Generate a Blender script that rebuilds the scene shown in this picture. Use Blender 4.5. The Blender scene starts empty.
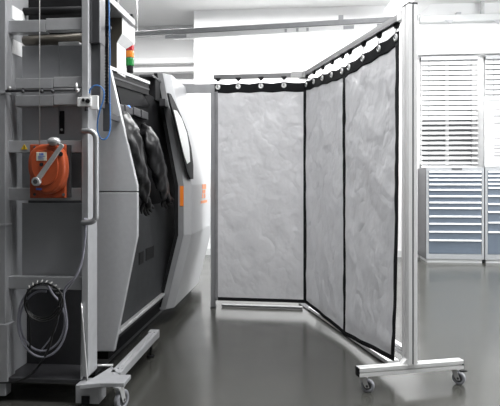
import bpy, bmesh, math, random
from mathutils import Vector, Matrix, noise
random.seed(4)
SC = bpy.context.scene
COL = SC.collection
F = 557.0                                   # focal length in pixels of a 500 px wide frame
EYE = 1.15
TH = math.atan(48 / F)
FWD = Vector((-math.sin(TH), math.cos(TH), 0)); RGT = Vector((math.cos(TH), math.sin(TH), 0))
CAM = Vector((0, 0, EYE))

# ---------------------------------------------------------------- measuring helpers
def ray(px, py): return FWD + RGT * ((px - 250) / F) + Vector((0, 0, (182 - py) / F))
def aD(px, py, d): return CAM + ray(px, py) * d
def aY(px, py, Y): r = ray(px, py); return CAM + r * (Y / r.y)
def aX(px, py, X): r = ray(px, py); return CAM + r * (X / r.x)
def aZ(px, py, z): r = ray(px, py); return CAM + r * ((z - EYE) / r.z)
def W(r, d, z=0.0): p = RGT * r + FWD * d; return Vector((p.x, p.y, z))

# ---------------------------------------------------------------- materials
def mat(name, col, rough=.5, metal=0.0, var=.06, bump=0.0, scale=14, spec=.5, emit=None, es=0.0, alpha=1.0, trans=0.0, stretch=None):
    m = bpy.data.materials.new(name); m.use_nodes = True
    nt = m.node_tree; b = nt.nodes['Principled BSDF']
    b.inputs['Roughness'].default_value = rough
    b.inputs['Metallic'].default_value = metal
    b.inputs['Specular IOR Level'].default_value = spec
    tc = nt.nodes.new('ShaderNodeTexCoord')
    mp = nt.nodes.new('ShaderNodeMapping')
    if stretch: mp.inputs['Scale'].default_value = stretch
    nz = nt.nodes.new('ShaderNodeTexNoise'); nz.inputs['Scale'].default_value = scale; nz.inputs['Detail'].default_value = 5
    nt.links.new(tc.outputs['Object'], mp.inputs['Vector']); nt.links.new(mp.outputs['Vector'], nz.inputs['Vector'])
    cr = nt.nodes.new('ShaderNodeValToRGB')
    lo = [max(0, c * (1 - var)) for c in col]; hi = [min(1, c * (1 + var)) for c in col]
    cr.color_ramp.elements[0].position = .3; cr.color_ramp.elements[1].position = .7
    cr.color_ramp.elements[0].color = (*lo, 1); cr.color_ramp.elements[1].color = (*hi, 1)
    nt.links.new(nz.outputs['Fac'], cr.inputs['Fac']); nt.links.new(cr.outputs['Color'], b.inputs['Base Color'])
    if bump:
        bp = nt.nodes.new('ShaderNodeBump'); bp.inputs['Strength'].default_value = bump; bp.inputs['Distance'].default_value = .01
        nt.links.new(nz.outputs['Fac'], bp.inputs['Height']); nt.links.new(bp.outputs['Normal'], b.inputs['Normal'])
    if emit:
        b.inputs['Emission Color'].default_value = (*emit, 1); b.inputs['Emission Strength'].default_value = es
    if trans: b.inputs['Transmission Weight'].default_value = trans
    return m
M = dict(
    wall=mat('white_paint', (.82, .82, .82), .6, var=.015, scale=3),
    wallg=mat('pale_grey_paint', (.58, .59, .59), .6, var=.02, scale=3),
    walld=mat('slate_grey_paint', (.16, .165, .17), .6, var=.02, scale=3),
    ceil=mat('ceiling_paint', (.82, .82, .82), .8, var=.02, scale=3),
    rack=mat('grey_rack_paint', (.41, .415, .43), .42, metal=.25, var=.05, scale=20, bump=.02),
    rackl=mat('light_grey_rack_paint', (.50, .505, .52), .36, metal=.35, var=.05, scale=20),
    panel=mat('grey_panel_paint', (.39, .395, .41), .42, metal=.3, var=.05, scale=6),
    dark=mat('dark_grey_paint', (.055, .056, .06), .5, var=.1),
    duct=mat('dark_duct_and_shade_paint', (.065, .065, .07), .4, metal=.4, var=.08),
    brown=mat('dull_bronze_metal', (.10, .09, .075), .4, metal=.5, var=.2, scale=8),
    black=mat('black_plastic', (.012, .012, .013), .6, var=.2, spec=.15),
    inner=mat('black_chamber_paint', (.007, .007, .008), .7, var=.15, spec=.1),
    innerg=mat('dark_chamber_panel', (.05, .052, .055), .65, var=.08, spec=.15),
    screen=mat('black_glass', (.004, .004, .005), .3, var=.1, spec=.08),
    rubber=mat('black_glove_rubber', (.014, .014, .015), .4, var=.3, bump=.25, scale=30, spec=.4),
    silver=mat('silver_machine_paint', (.6, .605, .62), .33, metal=.4, var=.03, scale=40),
    door=mat('pale_silver_door_paint', (.44, .445, .455), .36, metal=.2, var=.02, scale=20),
    white=mat('white_casing', (.85, .85, .85), .4, var=.02),
    alu=mat('bright_aluminium', (.9, .9, .9), .36, metal=.3, var=.015),
    railm=mat('rail_aluminium', (.24, .24, .245), .4, metal=.5, var=.05),
    alud=mat('grey_aluminium', (.36, .365, .375), .4, metal=.55, var=.05),
    steel=mat('brushed_steel', (.62, .62, .62), .3, metal=.55, var=.08),
    chrome=mat('bright_nickel', (.9, .9, .9), .3, metal=.4, var=.03),
    orange=mat('orange_enamel', (.47, .088, .03), .33, var=.1, scale=10),
    sticker=mat('orange_sticker', (.8, .22, .03), .4, var=.05),
    label=mat('cream_label', (.75, .72, .6), .5, var=.06),
    blue=mat('blue_ink', (.05, .13, .5), .5, var=.1),
    yellow=mat('yellow_sign', (.75, .5, .03), .5, var=.05),
    hoseb=mat('blue_hose', (.03, .15, .42), .3, var=.1),
    hoseg=mat('grey_hose', (.3, .3, .35), .35, var=.1),
    cable=mat('black_cable', (.012, .012, .012), .4, var=.2),
    wire=mat('steel_wire', (.36, .36, .35), .5, metal=.2, var=.2),
    trim=mat('black_webbing', (.012, .0125, .014), .8, spec=.12, var=.15, bump=.2, scale=200),
    greyhem=mat('grey_webbing', (.2, .2, .21), .6, var=.1),
    red=mat('red_lens', (.55, .02, .03), .2, var=.15, emit=(.8, .02, .03), es=.06),
    amber=mat('amber_lens', (.8, .25, .02), .2, var=.15, emit=(1, .3, .02), es=.06),
    green=mat('green_lens', (.02, .22, .05), .2, var=.15, emit=(.02, .5, .08), es=.04),
    led=mat('blue_led', (.1, .2, .6), .3, emit=(.15, .35, 1), es=1.5),
    wheel=mat('grey_rubber_wheel', (.27, .275, .3), .5, var=.1),
    blind=mat('white_blind_slat', (.8, .8, .8), .45, var=.02),
    drawer=mat('blue_grey_drawer', (.10, .125, .16), .45, var=.03),
    cab=mat('light_grey_cabinet', (.30, .31, .32), .45, var=.03),
    hand=mat('white_drawer_handle', (.85, .86, .87), .35, metal=.2, var=.02),
    lampm=mat('added_lamp_diffuser', (.9, .9, .9), .5, emit=(1, 1, 1), es=6),
    daylight=mat('daylit_pane', (.8, .85, .9), .3, emit=(.95, .98, 1), es=2.0),
    paper=mat('white_paper', (.8, .8, .8), .6, var=.02),
    ink=mat('grey_ink', (.3, .3, .3), .6),
)
def fabric_mat():
    m = mat('silver_fabric', (.70, .70, .715), .40, metal=.1, var=.05, scale=5, bump=0)
    nt = m.node_tree; b = nt.nodes['Principled BSDF']; N = nt.nodes.new; K = nt.links.new
    tc = nt.nodes['Texture Coordinate']
    def noise_(scale, vec, det, dist, stretch, rot):
        mp = N('ShaderNodeMapping'); mp.inputs['Scale'].default_value = stretch; mp.inputs['Rotation'].default_value = rot
        n = N('ShaderNodeTexNoise'); n.inputs['Scale'].default_value = scale; n.inputs['Detail'].default_value = det; n.inputs['Distortion'].default_value = dist
        K(vec, mp.inputs['Vector']); K(mp.outputs['Vector'], n.inputs['Vector']); return n.outputs['Fac']
    def ma(op, x, y, z=None):
        n = N('ShaderNodeMath'); n.operation = op
        for i, v in enumerate((x, y, z)):
            if v is None: continue
            if isinstance(v, (int, float)): n.inputs[i].default_value = v
            else: K(v, n.inputs[i])
        return n.outputs[0]
    o = tc.outputs['Object']
    big = noise_(3.2, o, 3, .3, (1, 1, .75), (.0, .6, .1))
    mid = noise_(6, o, 3, .1, (1, 1, .9), (.2, -.7, .3))
    crease = ma('ABSOLUTE', ma('SUBTRACT', noise_(3.0, o, 3, .1, (1.1, 1.1, 1.0), (.1, .9, .4)), .5), 0)
    crease = ma('MINIMUM', ma('MULTIPLY', crease, 6), .55)
    weave = noise_(240, o, 1, 0, (1, 1, 1), (0, 0, 0))
    h = ma('MULTIPLY_ADD', mid, .45, big); h = ma('MULTIPLY_ADD', crease, .26, h); h = ma('MULTIPLY_ADD', weave, .012, h)
    bp = N('ShaderNodeBump'); bp.inputs['Strength'].default_value = .6; bp.inputs['Distance'].default_value = .06
    K(h, bp.inputs['Height']); K(bp.outputs['Normal'], b.inputs['Normal'])
    tl = N('ShaderNodeBsdfTranslucent'); tl.inputs[0].default_value = (.76, .76, .77, 1); K(bp.outputs['Normal'], tl.inputs['Normal'])
    mx = N('ShaderNodeMixShader'); mx.inputs[0].default_value = .28
    K(b.outputs[0], mx.inputs[1]); K(tl.outputs[0], mx.inputs[2]); K(mx.outputs[0], nt.nodes['Material Output'].inputs['Surface'])
    return m
M['fabric'] = fabric_mat()
def floor_mat():
    m = mat('polished_resin_floor', (.058, .058, .052), .2, var=.12, scale=1.2, spec=.55)
    nt = m.node_tree; b = nt.nodes['Principled BSDF']; tc = nt.nodes['Texture Coordinate']
    n = nt.nodes.new('ShaderNodeTexNoise'); n.inputs['Scale'].default_value = 2.2; n.inputs['Detail'].default_value = 7
    nt.links.new(tc.outputs['Object'], n.inputs['Vector'])
    mr = nt.nodes.new('ShaderNodeMapRange'); mr.inputs[1].default_value = .3; mr.inputs[2].default_value = .7; mr.inputs[3].default_value = .15; mr.inputs[4].default_value = .25
    nt.links.new(n.outputs['Fac'], mr.inputs[0]); nt.links.new(mr.outputs[0], b.inputs['Roughness'])
    bp = nt.nodes.new('ShaderNodeBump'); bp.inputs['Strength'].default_value = .04; bp.inputs['Distance'].default_value = .01
    n3 = nt.nodes.new('ShaderNodeTexNoise'); n3.inputs['Scale'].default_value = 7; nt.links.new(tc.outputs['Object'], n3.inputs['Vector'])
    nt.links.new(n3.outputs['Fac'], bp.inputs['Height']); nt.links.new(bp.outputs['Normal'], b.inputs['Normal'])
    return m
M['floor'] = floor_mat()
def glass_mat():
    m = bpy.data.materials.new('window_glass'); m.use_nodes = True
    b = m.node_tree.nodes['Principled BSDF']; b.inputs['Transmission Weight'].default_value = 1; b.inputs['Roughness'].default_value = .02; b.inputs['IOR'].default_value = 1.1
    return m
M['glass'] = glass_mat()

# ---------------------------------------------------------------- mesh helpers
def BM(): return bmesh.new()
def box(bm, lo, hi, mtx=None):
    lo = Vector(lo); hi = Vector(hi)
    lo, hi = Vector(map(min, lo, hi)), Vector(map(max, lo, hi))
    v = [bm.verts.new((x, y, z)) for z in (lo.z, hi.z) for y in (lo.y, hi.y) for x in (lo.x, hi.x)]
    if mtx:
        for q in v: q.co = mtx @ q.co
    for f in ((0, 2, 3, 1), (4, 5, 7, 6), (0, 1, 5, 4), (2, 6, 7, 3), (0, 4, 6, 2), (1, 3, 7, 5)):
        bm.faces.new([v[i] for i in f])
    return v
def frame_mtx(o, xdir):                       # local x along xdir in plan, z up
    x = Vector((xdir.x, xdir.y, 0)).normalized(); y = Vector((-x.y, x.x, 0))
    return Matrix(((x.x, y.x, 0, o.x), (x.y, y.y, 0, o.y), (0, 0, 1, o.z), (0, 0, 0, 1)))
def catmull(pts, n=8, closed=False):
    pts = [Vector(p) for p in pts]; out = []
    N = len(pts)
    g = (lambda i: pts[i % N]) if closed else (lambda i: pts[max(0, min(N - 1, i))])
    for i in range(N if closed else N - 1):
        a, b, c, d = g(i - 1), g(i), g(i + 1), g(i + 2)
        for k in range(n):
            t = k / n
            out.append(.5 * ((2 * b) + (c - a) * t + (2 * a - 5 * b + 4 * c - d) * t * t + (3 * b - a - 3 * c + d) * t ** 3))
    if not closed: out.append(pts[-1])
    return out
def tube(bm, pts, r, seg=10, closed=False, cap=True, wob=0.0, sx=1.0, seed=0):
    pts = [Vector(p) for p in pts]; n = len(pts); rings = []
    up = None
    for i, p in enumerate(pts):
        a = pts[(i - 1) % n] if (closed or i) else pts[i]; b = pts[(i + 1) % n] if (closed or i < n - 1) else pts[i]
        t = (b - a)
        if t.length < 1e-9: t = Vector((0, 0, 1))
        t.normalize()
        if up is None:
            up = t.orthogonal()
        up = (up - t * up.dot(t))
        if up.length < 1e-6: up = t.orthogonal()
        up.normalize(); s = t.cross(up)
        rr = r[i] if isinstance(r, (list, tuple)) else r
        ring = []
        for k in range(seg):
            an = 2 * math.pi * k / seg
            q = up * math.cos(an) * sx + s * math.sin(an)
            w = 1.0
            if wob: w += wob * noise.noise(p * 11 + q * 1.6 + Vector((seed, 0, 0))) + .6 * wob * noise.noise(p * 30 + q * 3)
            ring.append(bm.verts.new(p + q * rr * w))
        rings.append(ring)
    for i in range(n if closed else n - 1):
        A, B = rings[i], rings[(i + 1) % n]
        for k in range(seg):
            f = bm.faces.new((A[k], A[(k + 1) % seg], B[(k + 1) % seg], B[k])); f.smooth = True
    if cap and not closed:
        bm.faces.new(rings[0][::-1]); bm.faces.new(rings[-1])
def cyl(bm, a, b, r, seg=20, r2=None): tube(bm, [a, b], [r, r if r2 is None else r2], seg)
def ball(bm, c, r, sc=(1, 1, 1), seg=14):
    g = bmesh.ops.create_uvsphere(bm, u_segments=seg, v_segments=seg // 2 + 2, radius=r)
    for v in g['verts']: v.co = Vector((v.co.x * sc[0], v.co.y * sc[1], v.co.z * sc[2])) + Vector(c)
    for v in g['verts']:
        for f in v.link_faces: f.smooth = True
def ringtorus(bm, c, nrm, R, r, seg=20, s2=8):
    nrm = Vector(nrm).normalized(); a = nrm.orthogonal().normalized(); b = nrm.cross(a)
    tube(bm, [Vector(c) + (a * math.cos(t) + b * math.sin(t)) * R for t in [2 * math.pi * k / seg for k in range(seg)]], r, s2, closed=True)
def prism(bm, pts, axis, lo, hi):             # polygon extruded along an axis; pts hold the two other coordinates in xyz order
    def mk(p, h):
        if axis == 'y': return (p[0], h, p[1])
        if axis == 'x': return (h, p[0], p[1])
        return (p[0], p[1], h)
    a = [bm.verts.new(mk(p, lo)) for p in pts]; b = [bm.verts.new(mk(p, hi)) for p in pts]
    n = len(pts)
    bm.faces.new(a); bm.faces.new(b[::-1])
    for i in range(n): bm.faces.new((a[i], b[i], b[(i + 1) % n], a[(i + 1) % n]))

ORG = {}
def obj(name, bm, m, parent=None, bevel=0.0, bseg=2, origin=None):
    off = ORG[parent.name] if parent else Vector(origin or (0, 0, 0))
    bmesh.ops.recalc_face_normals(bm, faces=bm.faces)
    for v in bm.verts: v.co -= off
    me = bpy.data.meshes.new(name); bm.to_mesh(me); bm.free()
    o = bpy.data.objects.new(name, me); COL.objects.link(o)
    me.materials.append(M[m])
    if parent: o.parent = parent
    else: o.location = off
    ORG[o.name] = off
    if bevel:
        b = o.modifiers.new('bevel', 'BEVEL'); b.width = bevel; b.segments = bseg; b.limit_method = 'ANGLE'; b.angle_limit = math.radians(40)
        b.harden_normals = False
    return o
def tag(o, label, cat, group=None):
    o['label'] = label; o['category'] = cat
    if group: o['group'] = group
    return o
def thing(name, loc, label, cat, group=None):
    o = bpy.data.objects.new(name, None); COL.objects.link(o); o.location = loc; o.empty_display_size = .1
    ORG[o.name] = Vector(loc)
    return tag(o, label, cat, group)
def struct(name, bm, m, parent=None, bevel=0):
    o = obj(name, bm, m, parent, bevel)
    if not parent: o['kind'] = 'structure'
    return o
def part(name, root, m, lo, hi, bevel=.002, mtx=None):
    bm = BM(); box(bm, lo, hi, mtx); return obj(name, bm, m, root, bevel)

# ================================================================ SETTING
YW = 8.7; CEIL = 3.86; XL = -4.2; XR = 5.6; YF = -3.0; YA = 9.5
xa = aY(194, 100, YW).x                      # where the recessed bay at the left begins
def rect(bm, lo, hi): box(bm, lo, hi)
bm = BM(); box(bm, (XL, YF, -.1), (XR, YA + .2, 0)); struct('floor', bm, 'floor')
bm = BM(); box(bm, (XL, YF, CEIL), (XR, YA + .2, CEIL + .1)); struct('ceiling', bm, 'ceil')
# back wall with two window openings
wx0 = aY(419.5, 100, YW).x; wx1 = aY(477.5, 100, YW).x; wx2 = aY(483.5, 100, YW).x; wx3 = wx2 + (wx1 - wx0)
wz1 = aY(450, 57, YW).z; wz0 = 1.36
bm = BM()
for lo, hi in (((xa, 0), (wx0, CEIL)), ((wx0, 0), (wx3, wz0)), ((wx0, wz1), (wx3, CEIL)), ((wx1, wz0), (wx2, wz1)), ((wx3, 0), (XR, CEIL))):
    box(bm, (lo[0], YW, lo[1]), (hi[0], YW + .2, hi[1]))
struct('wall_back', bm, 'wall')
bm = BM(); box(bm, (XL, YA, 0), (xa + .3, YA + .2, CEIL)); box(bm, (xa, YW + .2, 0), (xa + .1, YA, CEIL)); struct('wall_bay', bm, 'wall')
bm = BM(); box(bm, (XL - .2, YF, 0), (XL, YA + .2, CEIL)); struct('wall_left', bm, 'walld')
bm = BM(); box(bm, (XR, YF, 0), (XR + .2, YA + .2, CEIL)); struct('wall_right', bm, 'wall')
bm = BM(); box(bm, (XL - .2, YF - .2, 0), (XR + .2, YF, CEIL)); struct('wall_front', bm, 'walld')
# long sills along the recessed bay
zs = aY(160, 71, YA).z
bm = BM(); box(bm, (XL, YA - .22, zs - .06), (xa, YA, zs + .02)); box(bm, (XL, YA - .14, zs + .1), (xa, YA, zs + .2)); struct('trim_1', bm, 'wall', bevel=.01)
bm = BM(); box(bm, (xa, YW - .015, 0), (XR, YW, .1)); struct('baseboard_back', bm, 'wallg')
bm = BM(); box(bm, (wx0 - .25, YW - .12, wz1 + .02), (XR, YW, wz1 + .2)); struct('trim_2', bm, 'wall', bevel=.005)
for n, (a, b) in enumerate(((wx0, wx1), (wx2, wx3))):
    bm = BM(); t = .05
    for lo, hi in (((a, wz0), (a + t, wz1)), ((b - t, wz0), (b, wz1)), ((a, wz0), (b, wz0 + t)), ((a, wz1 - t), (b, wz1)), (((a + b) / 2 - .02, wz0), ((a + b) / 2 + .02, wz1))):
        box(bm, (lo[0], YW + .06, lo[1]), (hi[0], YW + .12, hi[1]))
    w = struct('window_%d' % (n + 1), bm, 'white')
    bm = BM(); box(bm, (a, YW + .085, wz0), (b, YW + .095, wz1)); obj('pane', bm, 'glass', w)
# tall daylight window in the right wall, outside the picture
bm = BM(); y0_, y1_, z0_, z1_ = 2.6, 6.2, .9, 3.2
for lo, hi in (((y0_ - .06, z0_ - .06), (y1_ + .06, z0_)), ((y0_ - .06, z1_), (y1_ + .06, z1_ + .06)), ((y0_ - .06, z0_), (y0_, z1_)), ((y1_, z0_), (y1_ + .06, z1_)), ((4.37, z0_), (4.43, z1_))):
    box(bm, (XR - .06, lo[0], lo[1]), (XR, hi[0], hi[1]))
w = struct('window_3', bm, 'white')
bm = BM(); box(bm, (XR - .02, y0_, z0_), (XR - .01, y1_, z1_)); obj('pane', bm, 'daylight', w)
# white roof beam that crosses above the curtain post
bm = BM(); a = aD(392, 20, 8.2); b = aD(425, -14, 6.4)
d = (b - a).normalized(); s = Vector((d.y, -d.x, 0)).normalized() * .12; u = Vector((0, 0, .16))
vs = [bm.verts.new(p + q) for p in (a, b) for q in (-s - u, s - u, s + u, -s + u)]
for f in ((0, 1, 2, 3), (7, 6, 5, 4), (0, 4, 5, 1), (1, 5, 6, 2), (2, 6, 7, 3), (3, 7, 4, 0)): bm.faces.new([vs[i] for i in f])
struct('trim_3', bm, 'wall')

# ================================================================ BACK OF THE ROOM
# blinds
def blind(a, b, label):
    t = thing('window_blind', ((a + b) / 2, YW - .05, wz0), label, 'blind', 'blinds at the back windows')
    part('headrail', t, 'alud', (a + .01, YW - .085, wz1 - .06), (b - .01, YW - .02, wz1 - .005))
    bm = BM(); z = wz1 - .1; k = 0
    while z > wz0 + .06:
        m = Matrix.Translation(((a + b) / 2, YW - .05, z)) @ Matrix.Rotation(math.radians(60 if z > 2.1 else 36), 4, 'X')
        box(bm, (-(b - a) / 2 + .012, -.037, -.0015), ((b - a) / 2 - .012, .037, .0015), m)
        z -= .0755; k += 1
    obj('slats', bm, 'blind', t)
    part('bottom_rail', t, 'blind', (a + .012, YW - .07, wz0 + .01), (b - .012, YW - .035, wz0 + .035))
    for q in (.14, .86):
        x = a + (b - a) * q
        bm = BM(); cyl(bm, (x, YW - .088, wz1 - .05), (x, YW - .088, wz0 + .03), .003, 6); obj('ladder_cord', bm, 'greyhem', t)
blind(wx0, wx1, 'white horizontal slat blind on the full window above the left drawer cabinet')
blind(wx2, wx3, 'white slat blind partly cut off by the right picture edge, behind the white notice frame')
# notice frame standing on the cabinets in front of the second blind
yb = 8.35
p0 = aY(485, 97, yb); p1 = aY(520, 165, yb)
t = thing('notice_frame', ((p0.x + p1.x) / 2, yb, 1.37), 'white framed board of faint printed notices standing on the right drawer cabinet', 'notice board')
bm = BM()
f = .05
zt, zl = p0.z, 1.372
for lo, hi in (((p0.x, zl), (p0.x + f, zt)), ((p1.x - f, zl), (p1.x, zt)), ((p0.x + f, zt - f), (p1.x - f, zt)), ((p0.x + f, zl), (p1.x - f, zl + f))):
    box(bm, (lo[0], yb, lo[1]), (hi[0], yb + .04, hi[1]))
obj('frame', bm, 'wallg', t, .004)
part('board', t, 'paper', (p0.x + f, yb + .02, zl + f), (p1.x - f, yb + .035, zt - f))
bm = BM()
for k in range(15):
    z = zt - .14 - k * .052
    if z < zl + .1: break
    box(bm, (p0.x + .13, yb + .017, z), (p0.x + .13 + random.uniform(.2, .38), yb + .021, z + random.choice((.012, .02, .035))))
obj('printed_lines', bm, 'ink', t)
# drawer cabinets
ycab = 8.13
def cabinet(px0, px1, rows, label, width=None):
    a = aY(px0, 200, ycab).x; b = a + width if width else aY(px1, 200, ycab).x
    t = thing('drawer_cabinet', ((a + b) / 2, ycab + .28, 0), label, 'cabinet', 'drawer cabinets along the back wall')
    z = lambda y: aY(455, y, ycab).z
    top = z(167.3)
    bm = BM()
    box(bm, (a, ycab, .05), (a + .035, YW - .02, top)); box(bm, (b - .035, ycab, .05), (b, YW - .02, top))
    box(bm, (a + .001, ycab + .002, top - .05), (b - .001, YW - .021, top - .001)); box(bm, (a + .001, ycab + .002, .051), (b - .001, YW - .021, z(254.3)))
    box(bm, (a + .03, ycab + .05, .06), (b - .03, YW - .03, top - .03))
    obj('body', bm, 'cab', t, .002)
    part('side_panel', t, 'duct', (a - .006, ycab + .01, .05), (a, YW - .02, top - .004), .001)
    part('plinth', t, 'wallg', (a + .02, ycab + .03, 0), (b - .02, YW - .05, .06))
    part('nameplate', t, 'dark', (a + (b - a) * .44, ycab - .004, top - .035), (a + (b - a) * .62, ycab + .01, top - .012))
    for i, y in enumerate(rows):
        y1 = rows[i + 1] - .9 if i + 1 < len(rows) else 254
        d = part('drawer', t, 'drawer', (a + .04, ycab + .004, z(y1)), (b - .04, ycab + .04, z(y - .9)), .002)
        bm = BM(); box(bm, (a + .04, ycab - .018, z(y + .75)), (b - .04, ycab + .006, z(y - .9)))
        obj('handle', bm, 'hand', d, .003)
    return b
R12 = [172, 176, 180, 184.6, 190, 196.5, 202.7, 208.3, 216.6, 224, 232, 240.5]
bx_ = cabinet(426.3, 484.2, R12, 'tall grey cabinet of twelve slate blue drawers beside the curtain post', None)
wd = bx_ - aY(426.3, 200, ycab).x
cabinet(485.2, 0, [172, 176, 180, 184, 188, 196, 204, 212, 222.5, 232], 'grey drawer cabinet with ten drawers at the right picture edge', wd)
# suspended rail in front of the back wall, and wall trunking to the right of it
a = aD(136, 36, 7.6); b = aD(418, 20.5, 6.7)
t = thing('suspended_track', (a + b) / 2, 'long grey ceiling track running behind the curtain rail', 'ceiling track')
dx = (b - a); L = dx.length; mt = Matrix.Translation(a) @ dx.to_track_quat('X', 'Z').to_matrix().to_4x4()
bm = BM(); box(bm, (0, -.04, -.01), (L, .04, .055), mt); obj('rail', bm, 'alud', t, .004)
bm = BM(); box(bm, (.55, -.03, -.075), (L, .03, -.012), mt); obj('light_channel', bm, 'alu', t, .003)
for q, w_ in ((.12, .3), (.56, .03), (.6, .03), (.635, .03), (.76, .13), (.87, .12), (.95, .08)):
    bm = BM(); box(bm, (L * q, -.034, -.065), (L * q + w_, -.026, -.022), mt); obj('socket_insert', bm, 'rack', t)
for q in (.005, .985):
    bm = BM(); p = mt @ Vector((L * q, 0, .05)); cyl(bm, p, (p.x, p.y, CEIL), .003, 8); obj('hanger_rod', bm, 'white', t)
bm = BM(); p = mt @ Vector((L * .75, 0, .09)); box(bm, p - Vector((.03, .03, .04)), p + Vector((.03, .03, .02))); obj('clamp', bm, 'alud', t)
a = aY(419, 22, YW - .02); b_ = XR
t = thing('wall_trunking', (a.x, YW - .1, a.z), 'white cable trunking with dark clips high on the wall above the blinds', 'trunking')
part('channel', t, 'wallg', (a.x, YW - .12, a.z - .03), (b_, YW - .001, a.z + .075), .008)
for px in (449, 497):
    q = aY(px, 22, YW - .12); bm = BM(); prism(bm, [(q.x - .07, q.z + .03), (q.x + .07, q.z + .03), (q.x + .02, q.z - .03)], 'y', YW - .14, YW - .118); obj('clip', bm, 'rack', t)
q = aY(459, 14, YW - .1); part('cable_box', t, 'rack', (q.x - .035, YW - .1, q.z - .05), (q.x + .035, YW - .001, q.z + .03))
q = aY(475, 15, YW - .1); part('cable_box', t, 'rack', (q.x - .05, YW - .1, q.z - .02), (q.x + .05, YW - .001, q.z + .02))
q = aY(483, 8, YW - .1); 
bm = BM(); cyl(bm, (q.x, YW - .07, a.z + .07), (q.x, YW - .07, CEIL), .03, 12); obj('riser_pipe', bm, 'wallg', t)

# ================================================================ CURTAIN STAND
P0 = W(.893, 3.12); PC = W(.484, 4.95); PE = W(-.33, 5.07)
UR = (PC - P0).normalized(); UB = Vector((UR.y, -UR.x, 0))      # UB points right and away
if UB.dot(RGT) < 0: UB = -UB
def caster(root, p, top, r, ang, name='caster'):
    bm = BM(); m = Matrix.Translation((p.x, p.y, 0)) @ Matrix.Rotation(ang, 4, 'Z')
    c = .022
    box(bm, (-.024, -.02, top - .006), (.024, .02, top), m)
    cyl(bm, m @ Vector((0, 0, top)), m @ Vector((0, 0, top - .012)), .014, 14)
    for s in (-1, 1):
        y = s * .016
        vs = [(-.016, top - .006), (.016, top - .006), (c + .012, r - .008), (c - .008, r - .012), (c - .016, r)]
        pa = [m @ Vector((x, y - .002, z)) for x, z in vs]; pb = [m @ Vector((x, y + .002, z)) for x, z in vs]
        A = [bm.verts.new(q) for q in pa]; B = [bm.verts.new(q) for q in pb]
        bm.faces.new(A); bm.faces.new(B[::-1])
        for i in range(5): bm.faces.new((A[i], B[i], B[(i + 1) % 5], A[(i + 1) % 5]))
    k = obj(name, bm, 'steel', root)
    bm = BM(); w = .0125
    prof = [(-w, r * .62), (-w, r * .9), (-w * .6, r), (w * .6, r), (w, r * .9), (w, r * .62)]
    n = 26; rings = []
    for i in range(n):
        an = 2 * math.pi * i / n
        rings.append([bm.verts.new(m @ Vector((c + math.cos(an) * rr, y, r + .0 + math.sin(an) * rr))) for y, rr in prof])
    for i in range(n):
        A, B = rings[i], rings[(i + 1) % n]
        for j in range(6): bm.faces.new((A[j], A[(j + 1) % 6], B[(j + 1) % 6], B[j])).smooth = True
    obj('wheel', bm, 'wheel', k)
    bm = BM(); cyl(bm, m @ Vector((c, -.010, r)), m @ Vector((c, .010, r)), r * .64, 20); cyl(bm, m @ Vector((c, -.019, r)), m @ Vector((c, .019, r)), .007, 12)
    obj('hub', bm, 'dark', k)
    return k
def profile(bm, m, w, h, lo, hi):                                   # slotted aluminium profile along local z between lo and hi
    s = .0048; dp = .014
    def ringpts():
        P = []
        for (ax, half, other) in (('x+', w / 2, h / 2), ('y+', h / 2, w / 2), ('x-', w / 2, h / 2), ('y-', h / 2, w / 2)):
            seq = [(-other + .002, half), (-s, half), (-s, half - dp), (s, half - dp), (s, half), (other - .002, half)]
            for (t, hh) in seq:
                if ax == 'x+': P.append((hh, t))
                if ax == 'y+': P.append((-t, hh))
                if ax == 'x-': P.append((-hh, -t))
                if ax == 'y-': P.append((t, -hh))
        return P
    P = ringpts(); A = [bm.verts.new(m @ Vector((x, y, lo))) for x, y in P]; B = [bm.verts.new(m @ Vector((x, y, hi))) for x, y in P]
    n = len(P); bm.faces.new(A[::-1]); bm.faces.new(B)
    for i in range(n): bm.faces.new((A[i], A[(i + 1) % n], B[(i + 1) % n], B[i]))
ZB0, ZB1 = .086, .136
st = thing('curtain_stand', (P0.x, P0.y, 0), 'bright aluminium mobile stand with wheeled foot, carrying the rail of the grey curtain screens', 'curtain stand')
mp_ = frame_mtx(P0, UB)
bm = BM(); profile(bm, mp_, .053, .082, ZB1, 2.135); obj('post', bm, 'alu', st)
part('slot_shade', st, 'dark', (-.0046, -.0375, ZB1 + .005), (.0046, -.030, 2.13), 0, mp_)  # dark strip stands in for the shade inside the post slot
part('post_cap', st, 'dark', (-.0275, -.042, 2.135), (.0275, .042, 2.145), .001, mp_)
# foot bar along UB
c0 = P0 + Vector((0, 0, (ZB0 + ZB1) / 2))
mb = frame_mtx(c0, UB) @ Matrix.Rotation(math.pi / 2, 4, 'Y')
bm = BM(); profile(bm, mb, .05, .05, -.31, .325); obj('foot_bar', bm, 'alu', st)
for s_ in (-.312, .325):
    part('end_cap', st, 'black', (s_ - .002, -.0245, ZB0 + .001), (s_ + .004, .0245, ZB1 - .001), .001, mp_)
for sgn in (-1, 1):
    bm = BM(); tri = [(sgn * .0265, ZB1), (sgn * .055, ZB1), (sgn * .0265, ZB1 + .03)]
    A = [bm.verts.new(mp_ @ Vector((x, -.02, z))) for x, z in tri]; B = [bm.verts.new(mp_ @ Vector((x, .02, z))) for x, z in tri]
    bm.faces.new(A); bm.faces.new(B[::-1])
    for i in range(3): bm.faces.new((A[i], B[i], B[(i + 1) % 3], A[(i + 1) % 3]))
    obj('corner_bracket', bm, 'alu', st, .002)
caster(st, P0 + UB * -.275, ZB0, .037, math.atan2(UB.y, UB.x) + math.radians(-38))
kr = caster(st, P0 + UB * .285, ZB0, .037, math.atan2(UB.y, UB.x) + math.radians(-52))
bm = BM(); box(bm, (.30, -.03, .07), (.345, -.012, .078), mp_); obj('brake_pedal', bm, 'black', kr, .002)
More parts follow.
